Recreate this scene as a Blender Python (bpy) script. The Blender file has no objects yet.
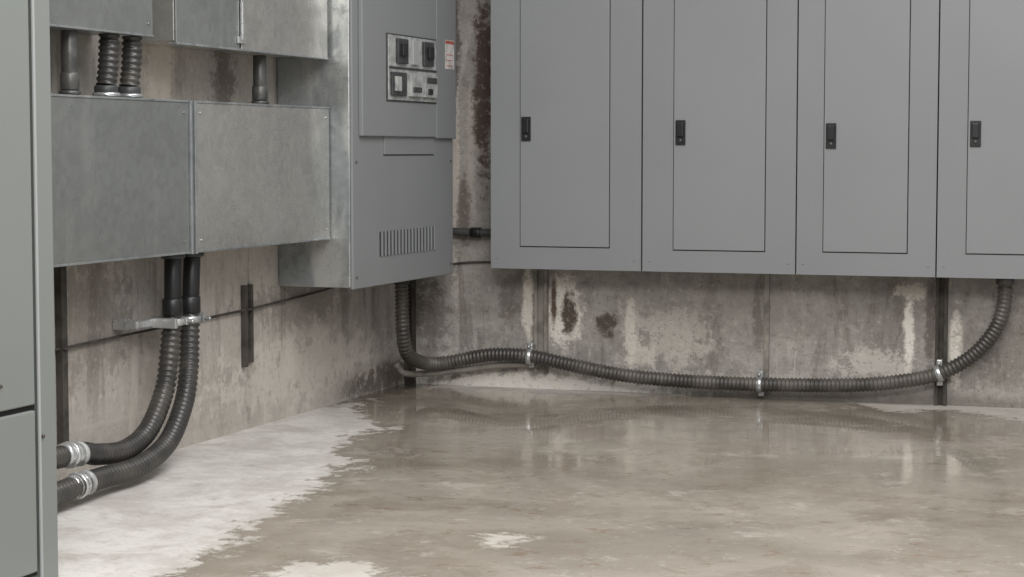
import bpy, bmesh, math, random
import numpy as np
from mathutils import Vector, Matrix
random.seed(4)
scene=bpy.context.scene
COL=scene.collection

# ------------------------------------------------------------------ materials
def lin(c):
    return tuple(((v/255)/12.92 if v/255<=0.04045 else ((v/255+0.055)/1.055)**2.4) for v in c)+(1.0,)
class NT:
    def __init__(s,name):
        s.m=bpy.data.materials.new(name); s.m.use_nodes=True
        s.t=s.m.node_tree; s.b=s.t.nodes['Principled BSDF']
        s.co=s.t.nodes.new('ShaderNodeTexCoord').outputs['Object']
    def n(s,k): return s.t.nodes.new(k)
    def l(s,a,b):
        if isinstance(a,(int,float)): b.default_value=a
        elif isinstance(a,tuple): b.default_value=a
        else: s.t.links.new(a,b)
    def scale(s,v,vec=None):
        n=s.n('ShaderNodeVectorMath'); n.operation='MULTIPLY'
        s.l(vec or s.co,n.inputs[0]); n.inputs[1].default_value=v; return n.outputs[0]
    def noise(s,sc,det=5,ro=.55,vec=None,dist=0,col=False):
        n=s.n('ShaderNodeTexNoise'); s.l(vec or s.co,n.inputs['Vector'])
        n.inputs['Scale'].default_value=sc; n.inputs['Detail'].default_value=det
        n.inputs['Roughness'].default_value=ro; n.inputs['Distortion'].default_value=dist
        return n.outputs['Color' if col else 'Fac']
    def vor(s,sc,vec=None,feat='F1',out='Color'):
        n=s.n('ShaderNodeTexVoronoi'); n.feature=feat; s.l(vec or s.co,n.inputs['Vector'])
        n.inputs['Scale'].default_value=sc; return n.outputs[out]
    def ma(s,op,a,b=0.0,c=None,clamp=False):
        n=s.n('ShaderNodeMath'); n.operation=op; n.use_clamp=clamp
        s.l(a,n.inputs[0]); s.l(b,n.inputs[1])
        if c is not None: s.l(c,n.inputs[2])
        return n.outputs[0]
    def mr(s,v,a,b,c=0.0,d=1.0):
        n=s.n('ShaderNodeMapRange'); n.interpolation_type='SMOOTHSTEP'
        s.l(v,n.inputs[0])
        for i,k in enumerate((a,b,c,d)): n.inputs[i+1].default_value=k
        return n.outputs[0]
    def mix(s,f,a,b,mode='MIX'):
        n=s.n('ShaderNodeMix'); n.data_type='RGBA'; n.blend_type=mode
        s.l(f,n.inputs[0]); s.l(a,n.inputs[6]); s.l(b,n.inputs[7]); return n.outputs[2]
    def sep(s,v=None):
        n=s.n('ShaderNodeSeparateXYZ'); s.l(v or s.co,n.inputs[0]); return n.outputs
    def blob(s,c,r,nz,k=.8,soft=.55):
        n=s.n('ShaderNodeVectorMath'); n.operation='SUBTRACT'; s.l(s.co,n.inputs[0]); n.inputs[1].default_value=c
        v=s.scale(tuple(1/a for a in r),n.outputs[0])
        l=s.n('ShaderNodeVectorMath'); l.operation='LENGTH'; s.l(v,l.inputs[0])
        d=s.ma('ADD',l.outputs['Value'],s.ma('MULTIPLY',s.ma('SUBTRACT',nz,.5),k*3.4))
        return s.mr(d,1.1,1.1-soft)
    def fin(s,col=None,rough=None,metal=None,bump=None,bs=.3,bd=.01,spec=None):
        if col is not None: s.l(col,s.b.inputs['Base Color'])
        if rough is not None: s.l(rough,s.b.inputs['Roughness'])
        if metal is not None: s.l(metal,s.b.inputs['Metallic'])
        if spec is not None: s.b.inputs['Specular IOR Level'].default_value=spec
        if bump is not None:
            n=s.n('ShaderNodeBump'); n.inputs['Strength'].default_value=bs; n.inputs['Distance'].default_value=bd
            s.l(bump,n.inputs['Height']); s.l(n.outputs[0],s.b.inputs['Normal'])
        return s.m

def paint(name,c,rough=.45,var=.02):
    t=NT(name); a=lin(c); d=tuple(v*(1-var*2) for v in a[:3])+(1,)
    nz=t.noise(2,3)
    col=t.mix(t.mr(nz,.35,.65),a,d)
    return t.fin(col,rough,0,t.noise(220,2),.04,.001,spec=.35)
M_PANEL=paint('grey_enamel',(130,132,133))
M_DOOR=paint('grey_enamel_door',(132,134,135))
M_CAB=paint('grey_green_enamel',(122,126,123))
M_GAP=paint('dark_gap',(58,59,60),.8)
M_SLOT=paint('dark_slot',(40,40,40),.8)
M_EDGE=paint('grey_enamel_edge',(156,158,158))

def galv(name,c,c2,rough=.36,metal=.7,patch=.4):
    t=NT(name)
    sp=t.sep(t.vor(45))[0]
    big=t.noise(2.0,5,.6,dist=.6); st=t.noise(5,5,.65,vec=t.scale((1,1,.3)))
    col=t.mix(t.mr(big,.3,.7),lin(c),lin(c2))
    col=t.mix(t.ma('MULTIPLY',sp,.22),col,lin(tuple(min(255,v+30) for v in c)))
    col=t.mix(t.mr(st,.52,.68,0,patch),col,lin((216,216,212)))
    pn=t.noise(7,6,.7,dist=.8)
    col=t.mix(t.mr(pn,.53,.64,0,patch),col,lin(tuple(v*.75 for v in c)))
    col=t.mix(t.mr(t.noise(26,5,.75),.60,.70,0,patch*.6),col,lin(tuple(v*.7 for v in c)))
    r=t.mr(pn,.3,.7,rough-.08,rough+.10)
    return t.fin(col,r,metal,sp,.03,.001)
M_GALV=galv('galvanized_sheet',(200,198,193),(176,175,171),.28,.78,.28)
M_GALVD=galv('galvanized_sheet_dark',(150,153,151),(138,141,140),.34,.7,.14)
M_GALVS=galv('galvanized_sheet_side',(176,181,182),(140,145,147),.32,.7,.7)
M_ZINC=galv('zinc_fitting',(205,206,206),(160,162,162),.3,.7)
def plain(name,c,rough=.5,metal=0,c2=None,sc=30):
    t=NT(name); c2=c2 or tuple(v*.8 for v in c)
    col=t.mix(t.mr(t.noise(sc,4,.6),.4,.65),lin(c),lin(c2))
    return t.fin(col,rough,metal,t.noise(90,3),.1,.002)
M_BLACK=plain('black_plastic',(26,26,27),.4)
M_HOSE=plain('black_corrugated_pvc',(52,51,50),.34,0,(70,67,63),9)
M_HOSED=plain('dusty_corrugated_pvc',(60,57,54),.42,0,(94,89,82),9)
M_RUST=plain('rusty_dark_steel',(78,73,67),.7,.2,(54,50,47),16)
M_STRUTC=plain('weathered_strut',(146,141,132),.7,.1,(112,106,98),14)
M_WHITE=plain('label_white',(205,200,196),.6)
M_RED=plain('label_red',(186,96,80),.6)
M_LGREY=plain('light_grey_plastic',(170,172,170),.45)
M_DGREY=plain('dark_grey_plastic',(62,63,64),.45)
M_PIPE=plain('grey_steel_pipe',(88,88,86),.4,.4)

def concrete_back():
    t=NT('stained_concrete_back')
    wn=t.noise(9,8,.72); fn=t.noise(40,8,.8); big=t.noise(1.7,5,.6); st=t.noise(7,8,.75,vec=t.scale((1,1,.2)),dist=.5)
    col=t.mix(t.mr(big,.3,.7),lin((174,169,162)),lin((148,143,137)))
    col=t.mix(t.mr(wn,.47,.60,0,.45),col,lin((128,122,115)))
    col=t.mix(t.mr(wn,.45,.36,0,.5),col,lin((190,184,176)))
    col=t.mix(t.mr(st,.55,.63,0,.5),col,lin((106,98,91)))
    col=t.mix(t.mr(st,.42,.35,0,.5),col,lin((204,198,189)))
    x,y,z=t.sep()
    mid=t.noise(16,9,.78,dist=.2)
    for c,r,cc,k,o in [((.64,0,.30),(.085,1,.15),(228,222,212),.9,1),((.50,0,.32),(.026,1,.16),(224,217,206),.8,.95),
                 ((.90,0,.21),(.026,1,.16),(216,209,198),.9,.85),((.93,0,.14),(.07,1,.05),(212,205,194),1.2,.7),((1.07,0,.22),(.15,1,.12),(200,193,183),1.7,.6),
                 ((1.925,0,.24),(.022,1,.16),(232,226,216),.8,1),((2.09,0,.2),(.026,1,.16),(230,223,212),.8,1),
                 ((1.80,0,.14),(.16,1,.06),(206,199,190),1.6,.7),((1.93,0,.40),(.06,1,.03),(216,209,198),1.2,.8),((.2,0,.08),(.25,1,.06),(206,200,191),1.2,.8),
                 ((1.2,0,.05),(1.3,1,.04),(190,184,175),1.4,.6),((.55,0,.01),(.62,1,.05),(236,231,222),.9,.9),
                 ((.2,0,1.0),(.026,1,.6),(212,204,193),.9,.8),((.27,0,.9),(.02,1,.3),(188,180,170),1.2,.6),((1.3,0,.33),(.3,1,.12),(158,152,144),1.8,.4)]:
        col=t.mix(t.ma('MULTIPLY',t.blob(c,r,mid,k),o),col,lin(cc))
    for c,r,cc,k,o in [((.66,0,.29),(.034,1,.09),(74,59,49),.9,.95),((.81,0,.25),(.05,1,.05),(76,66,58),1.0,.9),
                 ((.60,0,.33),(.014,1,.10),(88,69,56),.7,.95),((.11,0,.25),(.08,1,.18),(110,103,96),1.3,.7),
                 ((.05,0,.45),(.1,1,.2),(104,98,91),1.4,.7),((.42,0,.36),(.04,1,.1),(112,105,98),1.5,.6),
                 ((.32,0,1.15),(.045,1,.40),(76,60,51),1.0,.95),((.24,0,.66),(.03,1,.12),(98,86,77),1.3,.7),
                 ((.20,0,1.35),(.025,1,.3),(72,63,56),1.2,.8),((2.3,0,.2),(.2,1,.15),(126,119,112),1.6,.6),((2.0,0,.3),(.02,1,.2),(96,87,80),1.0,.7),((1.38,0,.3),(.02,1,.16),(102,95,88),1.0,.6)]:
        col=t.mix(t.ma('MULTIPLY',t.blob(c,r,mid,k),o),col,lin(cc))
    col=t.mix(t.mr(fn,.54,.64,0,.4),col,lin((210,204,195)))
    col=t.mix(t.mr(fn,.46,.37,0,.5),col,lin((90,83,76)))
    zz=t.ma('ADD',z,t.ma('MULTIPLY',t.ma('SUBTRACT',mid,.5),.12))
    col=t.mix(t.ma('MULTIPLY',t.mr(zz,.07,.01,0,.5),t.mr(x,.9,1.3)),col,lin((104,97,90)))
    h=t.ma('ADD',t.ma('MULTIPLY',fn,.6),wn)
    return t.fin(col,.7,0,h,.75,.014,spec=.35)
def concrete_left():
    t=NT('stained_concrete_left')
    wn=t.noise(7,8,.7); fn=t.noise(46,8,.8); big=t.noise(1.3,5,.6)
    st=t.noise(6,8,.7,vec=t.scale((1,1,.10)),dist=.3)
    x,y,z=t.sep()
    col=t.mix(t.mr(big,.3,.7),lin((184,178,170)),lin((164,158,150)))
    col=t.mix(t.mr(wn,.47,.65,0,.4),col,lin((142,136,128)))
    g=t.mr(z,.02,.42,.12,.8)
    col=t.mix(t.ma('MULTIPLY',t.mr(st,.50,.61,0,.85),g),col,lin((112,105,98)))
    col=t.mix(t.mr(st,.42,.34,0,.5),col,lin((206,199,189)))
    mid=t.noise(14,9,.78)
    for c,r,cc,k,o in [((0,-.25,.05),(1,.45,.07),(88,80,72),1.0,.85),((0,-2.3,.45),(1,.25,.2),(122,116,109),1.6,.6),((0,-1.8,.45),(1,.08,.3),(104,97,90),1.4,.7),
                     ((0,-1.35,.12),(1,.03,.12),(100,93,86),1.2,.5),((0,-.95,.38),(1,.4,.10),(112,105,98),1.4,.6),((0,-1.5,1.15),(1,.08,.3),(96,88,81),1.3,.7),
                     ((0,-1.9,1.1),(1,.1,.3),(206,196,182),1.3,.6),((0,-.9,.15),(1,.7,.12),(204,198,188),1.8,.5)]:
        col=t.mix(t.ma('MULTIPLY',t.blob(c,r,mid,k),o),col,lin(cc))
    col=t.mix(t.mr(fn,.53,.66,0,.35),col,lin((214,208,199)))
    col=t.mix(t.mr(fn,.46,.35,0,.45),col,lin((110,104,97)))
    d=t.ma('ABSOLUTE',t.ma('SUBTRACT',z,.135))
    col=t.mix(t.mr(d,.012,.002,0,.2),col,lin((196,191,182)))
    h=t.ma('ADD',t.ma('MULTIPLY',fn,.6),wn)
    return t.fin(col,.82,0,h,.5,.010,spec=.25)

def floor_mat():
    t=NT('wet_stained_concrete_floor')
    a=t.n('ShaderNodeAttribute'); a.attribute_name='dry'; dry=a.outputs['Fac']
    x,y,z=t.sep()
    n1=t.noise(4.5,8,.74,dist=.3); n2=t.noise(24,7,.78); big=t.noise(1.4,5,.6,dist=.8)
    d=t.ma('ADD',dry,t.ma('ADD',t.ma('MULTIPLY',t.ma('SUBTRACT',n1,.5),.6),t.ma('MULTIPLY',t.ma('SUBTRACT',n2,.5),.30)))
    m=t.mr(d,-.03,.045)
    wet=t.mix(t.mr(big,.32,.68),lin((164,156,144)),lin((134,126,114)))
    s2=t.noise(3.5,8,.72,dist=.4)
    wet=t.mix(t.mr(s2,.52,.58,0,.4),wet,lin((124,111,97)))
    wet=t.mix(t.mr(n1,.43,.36,0,.55),wet,lin((184,177,167)))
    s3=t.noise(9,8,.8,vec=t.scale((.8,1.3,1)),dist=.3)
    wet=t.mix(t.mr(s3,.57,.62,0,.55),wet,lin((120,94,74)))
    wet=t.mix(t.mr(n2,.55,.68,0,.45),wet,lin((192,185,173)))
    wet=t.mix(t.mr(n2,.43,.33,0,.5),wet,lin((104,96,85)))
    edge=t.mr(d,-.16,.0)
    wet=t.mix(t.ma('MULTIPLY',edge,.45),wet,lin((126,117,103)))
    dr=t.mix(t.mr(n1,.38,.62),lin((202,199,194)),lin((176,171,165)))
    dr=t.mix(t.mr(t.noise(60,6,.8),.54,.66,0,.5),dr,lin((142,136,128)))
    dr=t.mix(t.mr(t.noise(8,7,.8,dist=.4),.54,.62,0,.5),dr,lin((156,149,140)))
    dr=t.mix(t.mr(x,.92,1.1,0,.45),dr,lin((164,156,144)))
    col=t.mix(m,wet,dr)
    # damp tide mark at the foot of the left wall, close to the corner
    mid=t.noise(12,8,.75)
    col=t.mix(t.ma('MULTIPLY',t.blob((0.0,-.25,0),(.13,.55,1),mid,.8),.85),col,lin((88,79,69)))
    # smooth standing water at the back, only damp patches at the front
    pud=t.mr(t.ma('ADD',t.noise(1.9,7,.70,dist=.4),t.mr(y,-.9,-3.0,-.08,.12)),.36,.62,.035,.26)
    r=t.n('ShaderNodeMix'); r.data_type='FLOAT'; t.l(m,r.inputs[0]); t.l(pud,r.inputs[2]); r.inputs[3].default_value=.85
    h=t.ma('ADD',t.ma('MULTIPLY',t.noise(5,2,.5),.12),t.ma('MULTIPLY',t.ma('MULTIPLY',t.noise(70,5,.8),m),.6))
    fm=t.fin(col,r.outputs[0],0,h,.08,.006,spec=.55)
    t.b.inputs['IOR'].default_value=1.6
    return fm

# ------------------------------------------------------------------ mesh helpers
def obj(name,me,mat,parent=None,smooth=False):
    o=bpy.data.objects.new(name,me); COL.objects.link(o); me.materials.append(mat)
    if parent: o.parent=parent
    if smooth:
        for p in me.polygons: p.use_smooth=True
    return o
def empty(name):
    e=bpy.data.objects.new(name,None); COL.objects.link(e); e.empty_display_size=.1; return e
def box(name,X,Y,Z,mat,parent=None,bev=.003):
    bm=bmesh.new(); bmesh.ops.create_cube(bm,size=1)
    for v in bm.verts:
        v.co=Vector((X[0] if v.co.x<0 else X[1],Y[0] if v.co.y<0 else Y[1],Z[0] if v.co.z<0 else Z[1]))
    b=min(bev,.3*min(abs(X[1]-X[0]),abs(Y[1]-Y[0]),abs(Z[1]-Z[0])))
    if b>0: bmesh.ops.bevel(bm,geom=bm.edges[:],offset=b,segments=2,affect='EDGES',profile=.5)
    bmesh.ops.recalc_face_normals(bm,faces=bm.faces)
    me=bpy.data.meshes.new(name); bm.to_mesh(me); bm.free()
    return obj(name,me,mat,parent)
def catmull(P,step):
    P=[Vector(p) for p in P]; P=[P[0]*2-P[1]]+P+[P[-1]*2-P[-2]]
    out=[]
    for i in range(1,len(P)-2):
        a,b,c,d=P[i-1:i+3]; n=60
        for k in range(n):
            u=k/n
            out.append(.5*((2*b)+(c-a)*u+(2*a-5*b+4*c-d)*u*u+(3*b-a-3*c+d)*u**3))
    out.append(P[-2])
    res=[out[0]]; acc=0
    for i in range(1,len(out)):
        seg=(out[i]-out[i-1]).length
        while acc+seg>=step:
            t=(step-acc)/seg; q=out[i-1].lerp(out[i],t); res.append(q)
            out[i-1]=q; seg=(out[i]-q).length; acc=0
        acc+=seg
    res.append(out[-1])
    return res
def sweep(name,pts,radf,mat,parent=None,seg=16):
    bm=bmesh.new(); rings=[]; up=None
    n=len(pts)
    for i,p in enumerate(pts):
        t=(pts[min(i+1,n-1)]-pts[max(i-1,0)]).normalized()
        if up is None: up=t.orthogonal().normalized()
        up=(up-t*up.dot(t)).normalized(); s=t.cross(up)
        r=radf(i)
        rings.append([bm.verts.new(p+up*math.cos(a)*r+s*math.sin(a)*r) for a in [2*math.pi*k/seg for k in range(seg)]])
    for a,b in zip(rings,rings[1:]):
        for k in range(seg): bm.faces.new((a[k],a[(k+1)%seg],b[(k+1)%seg],b[k]))
    bm.faces.new(rings[0][::-1]); bm.faces.new(rings[-1])
    bmesh.ops.recalc_face_normals(bm,faces=bm.faces)
    me=bpy.data.meshes.new(name); bm.to_mesh(me); bm.free()
    return obj(name,me,mat,parent,True)
PROF=[1,1,.85,.85]
def hose(name,P,r,parent=None,pitch=.0180,mat=None):
    pts=catmull(P,pitch/4)
    return sweep(name,pts,lambda i:r*PROF[i%4],mat or M_HOSE,parent)
def cyl(name,a,b,r,mat,parent=None,seg=20):
    a=Vector(a);b=Vector(b); d=(b-a); e=min(.003,d.length*.2)/d.length
    pts=[a,a+d*e,b-d*e,b]; rr=[r*.93,r,r,r*.93]
    o=sweep(name,pts,lambda i:rr[i],mat,parent,seg)
    return o
def band(name,c,axis,r,w,mat,parent):
    ax=Vector(axis).normalized(); c=Vector(c)
    return cyl(name,c-ax*w/2,c+ax*w/2,r,mat,parent,24)
def channel(name,x,y,z0,z1,w,d,mat,parent=None,face='y'):
    """U-shaped strut channel, back against the wall, lipped opening facing the room"""
    th=.004; e=.011
    prof=[(-w/2,0),(w/2,0),(w/2,d),(w/2-e,d),(w/2-e,d-th),(w/2-th,d-th),(w/2-th,th),(-w/2+th,th),(-w/2+th,d-th),(-w/2+e,d-th),(-w/2+e,d),(-w/2,d)]
    if w<.03: prof=[(-w/2,0),(w/2,0),(w/2,d),(-w/2,d)]
    bm=bmesh.new(); R=[]
    for z in (z0,z1):
        R.append([bm.verts.new((x+u,y-v,z) if face=='y' else (x+v,y+u,z)) for u,v in prof])
    k=len(prof)
    for i in range(k): bm.faces.new((R[0][i],R[0][(i+1)%k],R[1][(i+1)%k],R[1][i]))
    bm.faces.new(R[0][::-1]); bm.faces.new(R[1]); bmesh.ops.recalc_face_normals(bm,faces=bm.faces)
    me=bpy.data.meshes.new(name); bm.to_mesh(me); bm.free(); return obj(name,me,mat,parent)

# ------------------------------------------------------------------ room shell
H=3.2
box('wall_back',(-.2,6.4),(0,.2),(0,H),concrete_back(),None,0)
box('wall_left',(-.2,0),(-9,0),(0,H),concrete_left(),None,0)

def build_floor():
    dx=.025; nx=int(6.4/dx)+1; ny=int(9/dx)+1
    xs=np.linspace(0,6.4,nx); ys=np.linspace(-9,0,ny)
    X,Y=np.meshgrid(xs,ys); Pn=np.stack([X.ravel(),Y.ravel()],1)
    def sd(poly):
        poly=np.array(poly); n=len(poly); D=np.full(len(Pn),1e9); ins=np.zeros(len(Pn),bool)
        for i in range(n):
            a=poly[i]; b=poly[(i+1)%n]; ab=b-a
            t=np.clip(((Pn-a)@ab)/(ab@ab),0,1); d=np.linalg.norm(Pn-(a+t[:,None]*ab),axis=1); D=np.minimum(D,d)
            c=((a[1]>Pn[:,1])!=(b[1]>Pn[:,1]))
            with np.errstate(all='ignore'):
                xi=a[0]+(Pn[:,1]-a[1])*(b[0]-a[0])/(b[1]-a[1]+1e-12)
            ins^=(c&(Pn[:,0]<xi))
        return np.where(ins,D,-D)
    polys=[[(-.2,-.5),(.06,-.52),(.19,-.936),(.40,-1.15),(.44,-1.583),(.62,-1.95),(.72,-2.40),(.75,-2.812),(.82,-3.079),(.84,-3.277),(.88,-3.547),(.9,-5),(-.2,-5)],
           [(1.0,-3.32),(1.12,-3.18),(1.3,-3.24),(1.45,-3.38),(1.7,-3.6),(1.3,-4.4),(.9,-4.4)],
           [(1.36,-2.90),(1.365,-2.76),(1.39,-2.78),(1.40,-2.88)],
           [(1.56,.2),(1.72,-.03),(1.90,-.20),(2.1,-.16),(2.36,-.33),(3.4,-.5),(3.4,.2)],
           [(.10,.1),(.15,-.10),(.5,-.085),(1.1,-.05),(1.1,.1)]]
    amp=[1,1,.9,1,1]
    S=np.full(len(Pn),-1.)
    for p,a in zip(polys,amp): S=np.maximum(S,sd(p)*1.0-(1-a)*.12)
    me=bpy.data.meshes.new('floor')
    V=np.concatenate([Pn,np.zeros((len(Pn),1))],1)
    faces=[(j*nx+i,j*nx+i+1,(j+1)*nx+i+1,(j+1)*nx+i) for j in range(ny-1) for i in range(nx-1)]
    me.from_pydata(V.tolist(),[],faces)
    at=me.attributes.new('dry','FLOAT','POINT'); at.data.foreach_set('value',S.astype(np.float32))
    obj('floor',me,floor_mat())
build_floor()

# ------------------------------------------------------------------ wall panels (right)
def panel(x0,x1,d0,d1,lx,lz,zb,db):
    e=empty('electrical_panel'); zt=1.95
    box('enclosure_body',(x0+.002,x1-.002),(-.188,-.001),(zb,zt),M_PANEL,e,.003)
    dt=1.80
    t0,t1=-.2,-.186
    x0a,x1a=x0+.001,x1-.001; za=zb-.003
    bm=bmesh.new()
    for (X,Z) in [((x0a,d0),(za,zt)),((d1,x1a),(za,zt)),((d0,d1),(za,db)),((d0,d1),(dt,zt))]:
        bmesh.ops.create_cube(bm,size=1,matrix=Matrix.Translation(((X[0]+X[1])/2,(t0+t1)/2,(Z[0]+Z[1])/2))@Matrix.Diagonal((X[1]-X[0],t1-t0,Z[1]-Z[0],1)))
    me=bpy.data.meshes.new('trim_frame'); bm.to_mesh(me); bm.free(); obj('trim_frame',me,M_PANEL,e)
    box('door_rebate',(d0,d1),(-.1895,-.187),(db,dt),M_GAP,e,0)
    box('door_leaf',(d0+.0025,d1-.0035),(-.2035,-.190),(db+.0035,dt-.004),M_DOOR,e,.002)
    box('latch_plate',(lx-.018,lx+.018),(-.209,-.2035),(lz-.044,lz+.044),M_BLACK,e,.003)
    box('latch_lever',(lx-.012,lx+.012),(-.218,-.208),(lz-.015,lz+.036),M_BLACK,e,.004)
    cyl('latch_lock',(lx,-.208,lz-.028),(lx,-.212,lz-.028),.006,M_PIPE,e)
    for zz in (zb+.035,zt-.05):
        for xx in (x0+.025,x1-.025): cyl('trim_screw',(xx,-.2,zz),(xx,-.2015,zz),.004,M_PANEL,e,10)
panel(.42,.995,.534,.878,.560,.977,.468,.545)
panel(.999,1.555,1.112,1.448,1.140,.962,.468,.541)
panel(1.558,2.040,1.650,1.945,1.677,.949,.468,.543)
panel(2.043,2.56,2.140,2.45,2.168,.955,.468,.545)

# ------------------------------------------------------------------ left tall cabinet (foreground)
e=empty('switchgear_cabinet')
box('body',(.05,.64),(-4.6,-3.525),(0.0,2.1),M_CAB,e,.004)
box('corner_post',(.635,.655),(-3.585,-3.525),(0.0,2.1),M_CAB,e,.004)
box('post_bead',(.653,.658),(-3.595,-3.588),(0.0,2.1),M_EDGE,e,.001)
box('upper_door',(.638,.652),(-4.55,-3.60),(.378,2.05),M_CAB,e,.003)
box('lower_cover',(.638,.652),(-4.55,-3.60),(.03,.366),M_CAB,e,.003)
box('seam_gap',(.637,.642),(-4.55,-3.588),(.02,2.06),M_SLOT,e,0)
for yy,z in ((-3.58,.31),(-3.73,.43)): cyl('screw',(.652,yy,z),(.659,yy,z),.004,M_RUST,e,12)
box('door_handle',(.652,.670),(-4.4,-4.36),(1.0,1.2),M_BLACK,e,.004)

# ------------------------------------------------------------------ wire troughs
def trough(name,y0,y1,z0,z1,mat,depth=.193):
    e=empty(name)
    box('body',(.001,depth-.006),(y0,y1),(z0+.003,z1-.003),mat,e,.003)
    box('front_cover',(depth-.006,depth),(y0+.004,y1-.004),(z0,z1),mat,e,.0025)
    box('cover_lip_top',(depth-.02,depth+.003),(y0+.004,y1-.004),(z1-.001,z1+.005),M_GALVS,e,.001)
    box('cover_lip_bottom',(depth-.02,depth+.003),(y0+.004,y1-.004),(z0-.005,z0+.001),M_GALVS,e,.001)
    for yy in (y0+.03,y1-.03):
        for zz in (z0+.03,z1-.03): cyl('cover_screw',(depth,yy,zz),(depth+.003,yy,zz),.004,mat,e,12)
    return e
e=trough('wireway_trough',-2.98,-2.082,.612,1.035,M_GALVD)
box('end_flange',(.001,.200),(-2.082,-2.072),(.605,1.04),M_GALVS,e,.001)
e=trough('wireway_trough',-2.044,-1.124,.612,1.035,M_GALV)
box('end_flange',(.001,.200),(-2.058,-2.046),(.605,1.04),M_GALVS,e,.001)
box('end_flange_inner',(.001,.185),(-2.0715,-2.058),(.615,1.03),M_SLOT,e,.0)
e=trough('galvanized_junction_box',-2.95,-2.275,1.212,1.75,M_GALVD)
e=empty('galvanized_junction_box')
box('body',(.001,.187),(-2.15,-1.135),(1.203,1.75),M_GALV,e,.003)
box('cover_near',(.187,.194),(-2.150,-1.765),(1.198,1.752),M_GALVD,e,.002)
box('cover_far',(.187,.194),(-1.75,-1.137),(1.198,1.752),M_GALV,e,.002)
box('seam',(.186,.191),(-1.765,-1.75),(1.2,1.75),M_GAP,e,0)
box('lip_bottom',(.17,.198),(-2.15,-1.137),(1.194,1.200),M_GALVS,e,.001)
box('hasp',(.194,.202),(-1.785,-1.735),(1.215,1.235),M_ZINC,e,.002)
box('hasp_bar',(.194,.204),(-1.762,-1.75),(1.225,1.34),M_ZINC,e,.002)

def vflex(y,x,z0,z1,r,kind):
    e=empty('flexible_conduit' if kind else 'steel_conduit')
    if kind:
        hose('corrugated_tube',[(x,y+.02,z1),(x,y+.012,(z0+z1)/2),(x,y,z0+.03)],r,e,.017)
        band('connector',(x,y,z0+.018),(0,0,1),r*1.12,.024,M_DGREY,e)
        band('locknut',(x,y,z0+.006),(0,0,1),r*1.35,.010,M_ZINC,e)
    else:
        cyl('tube',(x,y,z0),(x,y,z1),r,M_PIPE,e)
        band('coupling',(x,y,z0+.035),(0,0,1),r*1.18,.045,M_PIPE,e)
        band('locknut',(x,y,z0+.006),(0,0,1),r*1.35,.010,M_PIPE,e)
vflex(-2.635,.15,1.041,1.206,.021,False)
vflex(-2.456,.15,1.041,1.206,.028,True)
vflex(-2.336,.15,1.041,1.206,.028,True)
vflex(-1.504,.13,1.041,1.193,.021,False)

# ------------------------------------------------------------------ big panelboard enclosure on the left wall
e=empty('switchboard_enclosure')
box('galvanized_body',(.001,.262),(-1.12,-.202),(.448,2.0),M_GALVS,e,.003)
box('front_cover',(.262,.272),(-1.118,-.2),(.442,2.0),M_PANEL,e,.003)
box('upper_trim',(.272,.288),(-1.07,-.405),(.946,2.0),M_PANEL,e,.003)
box('side_trim',(.272,.286),(-.398,-.203),(.942,2.0),M_PANEL,e,.003)
box('trim_gap',(.272,.276),(-.405,-.397),(.95,2.0),M_GAP,e,0)
box('lower_tab',(.272,.277),(-.86,-.40),(.885,.946),M_PANEL,e,.001)
box('tab_gap',(.2715,.2730),(-.862,-.398),(.881,.886),M_GAP,e,0)
n=17
for i in range(n):
    y=-.905+(.515)*(i+.5)/n
    box('louver_slot',(.2705,.2728),(y-.008,y+.008),(.540,.624),M_GAP,e,0)
    box('louver_fin',(.271,.278),(y+.005,y+.013),(.540,.624),M_PANEL,e,.001)
box('breaker_window',(.288,.291),(-.872,-.413),(1.065,1.295),M_DGREY,e,.002)
box('breaker_bezel',(.288,.294),(-.863,-.422),(1.07,1.29),M_LGREY,e,.003)
for (y0,y1,z0,z1,m,d) in [(-.80,-.71,1.195,1.28,M_DGREY,.012),(-.66,-.615,1.195,1.28,M_EDGE,.01),(-.56,-.47,1.195,1.28,M_DGREY,.012),
        (-.785,-.74,1.22,1.262,M_BLACK,.024),(-.54,-.495,1.22,1.262,M_BLACK,.024),
        (-.86,-.425,1.176,1.184,M_DGREY,.004),
        (-.85,-.72,1.085,1.165,M_DGREY,.010),(-.69,-.58,1.085,1.165,M_LGREY,.014),(-.56,-.44,1.085,1.165,M_LGREY,.014),
        (-.83,-.785,1.10,1.15,M_LGREY,.018),(-.545,-.455,1.135,1.155,M_DGREY,.018),(-.675,-.60,1.10,1.118,M_DGREY,.018),(-.535,-.50,1.095,1.115,M_BLACK,.020)]:
    box('breaker_part',(.293,.293+d),(y0,y1),(z0,z1),m,e,.002)
box('warning_label',(.286,.2868),(-.315,-.225),(1.195,1.30),M_WHITE,e,0)
box('warning_label_band',(.2868,.2872),(-.312,-.228),(1.286,1.297),M_RED,e,0)
for k in range(3): box('warning_label_text',(.2868,.2871),(-.305,-.24),(1.205+.02*k,1.208+.02*k),M_RED,e,0)
for zz in (.48,.86):
    for yy in (-1.09,-.225): cyl('cover_screw',(.272,yy,zz),(.274,yy,zz),.005,M_PIPE,e,12)

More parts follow.
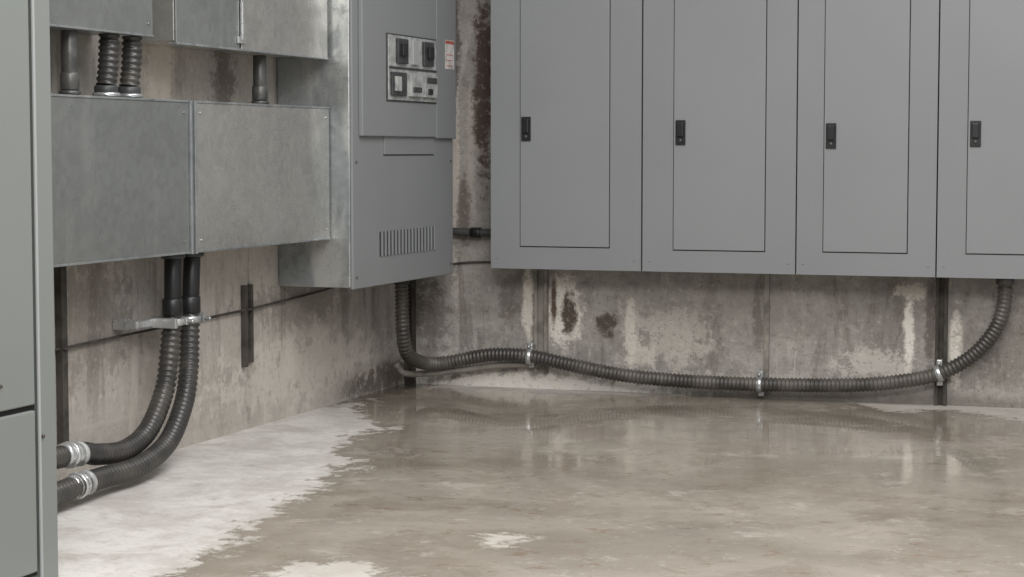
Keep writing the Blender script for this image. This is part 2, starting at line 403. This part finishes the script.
# ------------------------------------------------------------------ hoses under the trough
def drop(P,r,conn):
    e=empty('flexible_conduit')
    cyl('straight_fitting',P[0],P[1],r*.86,M_BLACK,e)
    band('locknut',(P[0][0],P[0][1],P[0][2]-.008),(0,0,1),r*1.2,.014,M_DGREY,e)
    band('fitting_collar',(P[1][0],P[1][1],P[1][2]+.02),(0,0,1),r*1.02,.05,M_BLACK,e)
    hose('corrugated_tube',P[1:],r,e)
    for c,a in conn:
        a=Vector(a).normalized(); c=Vector(c)
        band('connector',c,a,r*1.08,.026,M_ZINC,e)
        band('connector_nut',c+a*.024,a,r*1.2,.014,M_ZINC,e)
        band('gland',c-a*.024,a,r*1.12,.016,M_LGREY,e)
        band('connector_tail',c+a*.045,a,r*1.05,.026,M_ZINC,e)
drop([(.12,-2.05,.605),(.12,-2.056,.43),(.12,-2.075,.33),(.125,-2.12,.215),(.14,-2.24,.12),(.16,-2.40,.088),(.17,-2.56,.10),(.18,-2.66,.118),(.2,-2.9,.13),(.22,-3.2,.13),(.24,-3.52,.13)],.029,[((.185,-2.70,.121),(.05,-1,.10))])
drop([(.12,-1.935,.605),(.12,-1.95,.43),(.125,-1.965,.36),(.14,-2.0,.27),(.16,-2.07,.175),(.19,-2.22,.085),(.215,-2.42,.05),(.22,-2.62,.05),(.235,-2.76,.052),(.26,-3.1,.05),(.28,-3.52,.05)],.029,[((.23,-2.74,.052),(.07,-1,.0))])
e=empty('conduit_support_bracket')
box('strut_bar',(.045,.086),(-2.20,-1.84),(.396,.420),M_ZINC,e,.004)
box('standoff_near',(.001,.046),(-2.19,-2.15),(.392,.424),M_ZINC,e,.003)
box('standoff_far',(.001,.046),(-1.90,-1.86),(.392,.424),M_ZINC,e,.003)
for y in (-2.057,-1.953):
    band('strap',(.12,y,.408),(0,0,1),.032,.020,M_ZINC,e)
    box('strap_ear',(.085,.15),(y+.03,y+.042),(.397,.419),M_ZINC,e,.002)
    cyl('bolt',(.15,y+.037,.408),(.168,y+.037,.408),.006,M_ZINC,e,8)
box('strap_ear_end',(.085,.16),(-2.112,-2.098),(.394,.422),M_ZINC,e,.002)
box('plate_end',(.085,.1),(-1.885,-1.83),(.394,.422),M_ZINC,e,.002)
e=empty('strut_channel'); channel('rail_near',.001,-1.385,.205,.468,.018,.016,M_RUST,e,'x'); channel('rail_far',.001,-1.338,.215,.468,.018,.012,M_RUST,e,'x')
e=empty('strut_channel'); channel('rail',.001,-2.47,.08,.60,.028,.02,M_RUST,e,'x')
e=empty('black_cable')
sweep('cable',catmull([(.012,-3.3,.345),(.012,-2.9,.352),(.012,-2.5,.366),(.03,-2.47,.366),(.012,-2.43,.368),(.012,-1.9,.378),(.012,-1.42,.388),(.026,-1.36,.39),(.012,-1.29,.392),(.012,-.79,.412),(.02,-.55,.44)],.01),lambda i:.004,M_RUST,e,8)

# ------------------------------------------------------------------ long hose on the back wall
e=empty('flexible_conduit')
long=[(.12,-.335,.44),(.12,-.33,.33),(.118,-.315,.22),(.115,-.27,.145),(.13,-.18,.105),(.17,-.11,.092),(.24,-.075,.103),(.367,-.065,.128),(.526,-.063,.128),(.684,-.063,.102),(.878,-.063,.072),(1.106,-.063,.058),(1.403,-.063,.056),(1.728,-.063,.066),(1.904,-.063,.086),(2.043,-.063,.120),(2.150,-.066,.183),(2.225,-.07,.27),(2.258,-.075,.36),(2.262,-.08,.464)]
hose('corrugated_tube',long,.0265,e,.0150,M_HOSED)
band('top_fitting',(.12,-.335,.425),(0,0,1),.031,.03,M_BLACK,e)
band('end_fitting',(2.262,-.08,.45),(0,0,1),.031,.026,M_PIPE,e)
e=empty('steel_conduit')
sweep('tube',catmull([(.06,-.25,.10),(.075,-.20,.062),(.12,-.10,.052),(.24,-.055,.064),(.38,-.04,.085),(.50,-.035,.094),(.56,-.03,.096)],.01),lambda i:.012,M_STRUTC,e,12)
def clamp(c,ax,r=.0295):
    k=empty('conduit_clamp'); band('strap',c,ax,r,.020,M_ZINC,k)
    band('strap_rib',c,ax,r+.002,.007,M_ZINC,k)
    box('ear',(c[0]-.010,c[0]+.010),(-.06,-.035),(c[2]+.025,c[2]+.048),M_ZINC,k,.003)
    cyl('bolt',(c[0],-.06,c[2]+.037),(c[0],-.08,c[2]+.037),.006,M_ZINC,k,8)
    box('base',(c[0]-.010,c[0]+.010),(-.045,-.022),(c[2]-.045,c[2]+.045),M_ZINC,k,.002)
clamp((.526,-.063,.128),(1,0,-.06)); clamp((1.403,-.063,.056),(1,0,.0)); clamp((2.04,-.063,.119),(1,0,.4))
def strut(x,z0,z1,m,w=.041,d=.021):
    e=empty('strut_channel'); channel('rail',x,-.001,z0,z1,w,d,m,e)
strut(.555,.06,.47,M_STRUTC,.05); strut(1.415,.02,.47,M_STRUTC,.018,.012); strut(2.04,0,.47,M_RUST); strut(.022,0,.5,M_RUST,.04,.02)
e=empty('steel_conduit')
sweep('pipe',catmull([(0.02,-.03,.60),(.1,-.03,.594),(.3,-.03,.588),(.42,-.03,.586),(.6,-.03,.586)],.02),lambda i:.016,M_PIPE,e,14)
band('coupling',(.30,-.03,.588),(1,0,0),.020,.04,M_BLACK,e)
e=empty('black_cable'); sweep('cable',catmull([(.02,-.008,.44),(.15,-.008,.46),(.3,-.008,.475),(.5,-.008,.47)],.02),lambda i:.004,M_RUST,e,8)

# ------------------------------------------------------------------ light
w=bpy.data.worlds.new('World'); scene.world=w; w.use_nodes=True
bg=w.node_tree.nodes['Background']; bg.inputs[0].default_value=(.97,.98,1,1); bg.inputs[1].default_value=.70
def area(n,loc,rot,sx,sy,p,c=(1,.985,.97)):
    L=bpy.data.lights.new(n,'AREA'); L.shape='RECTANGLE'; L.size=sx; L.size_y=sy; L.energy=p; L.color=c
    o=bpy.data.objects.new(n,L); COL.objects.link(o); o.location=loc; o.rotation_euler=rot
area('ceiling_light',(2.2,-3.2,3.1),(0,0,0),1.6,2.6,105)
area('ceiling_light',(3.2,-6.5,3.0),(math.radians(35),0,math.radians(15)),2.5,1.2,150)

# ------------------------------------------------------------------ camera
cd=bpy.data.cameras.new('camera'); co=bpy.data.objects.new('camera',cd); COL.objects.link(co)
cd.sensor_width=36; cd.lens=2000/1024*36
co.location=(2.924,-7.135,.9); co.rotation_euler=(math.radians(90-3.96),0,math.radians(19.24))
scene.camera=co
scene.view_settings.view_transform='Standard'; scene.view_settings.look='None'
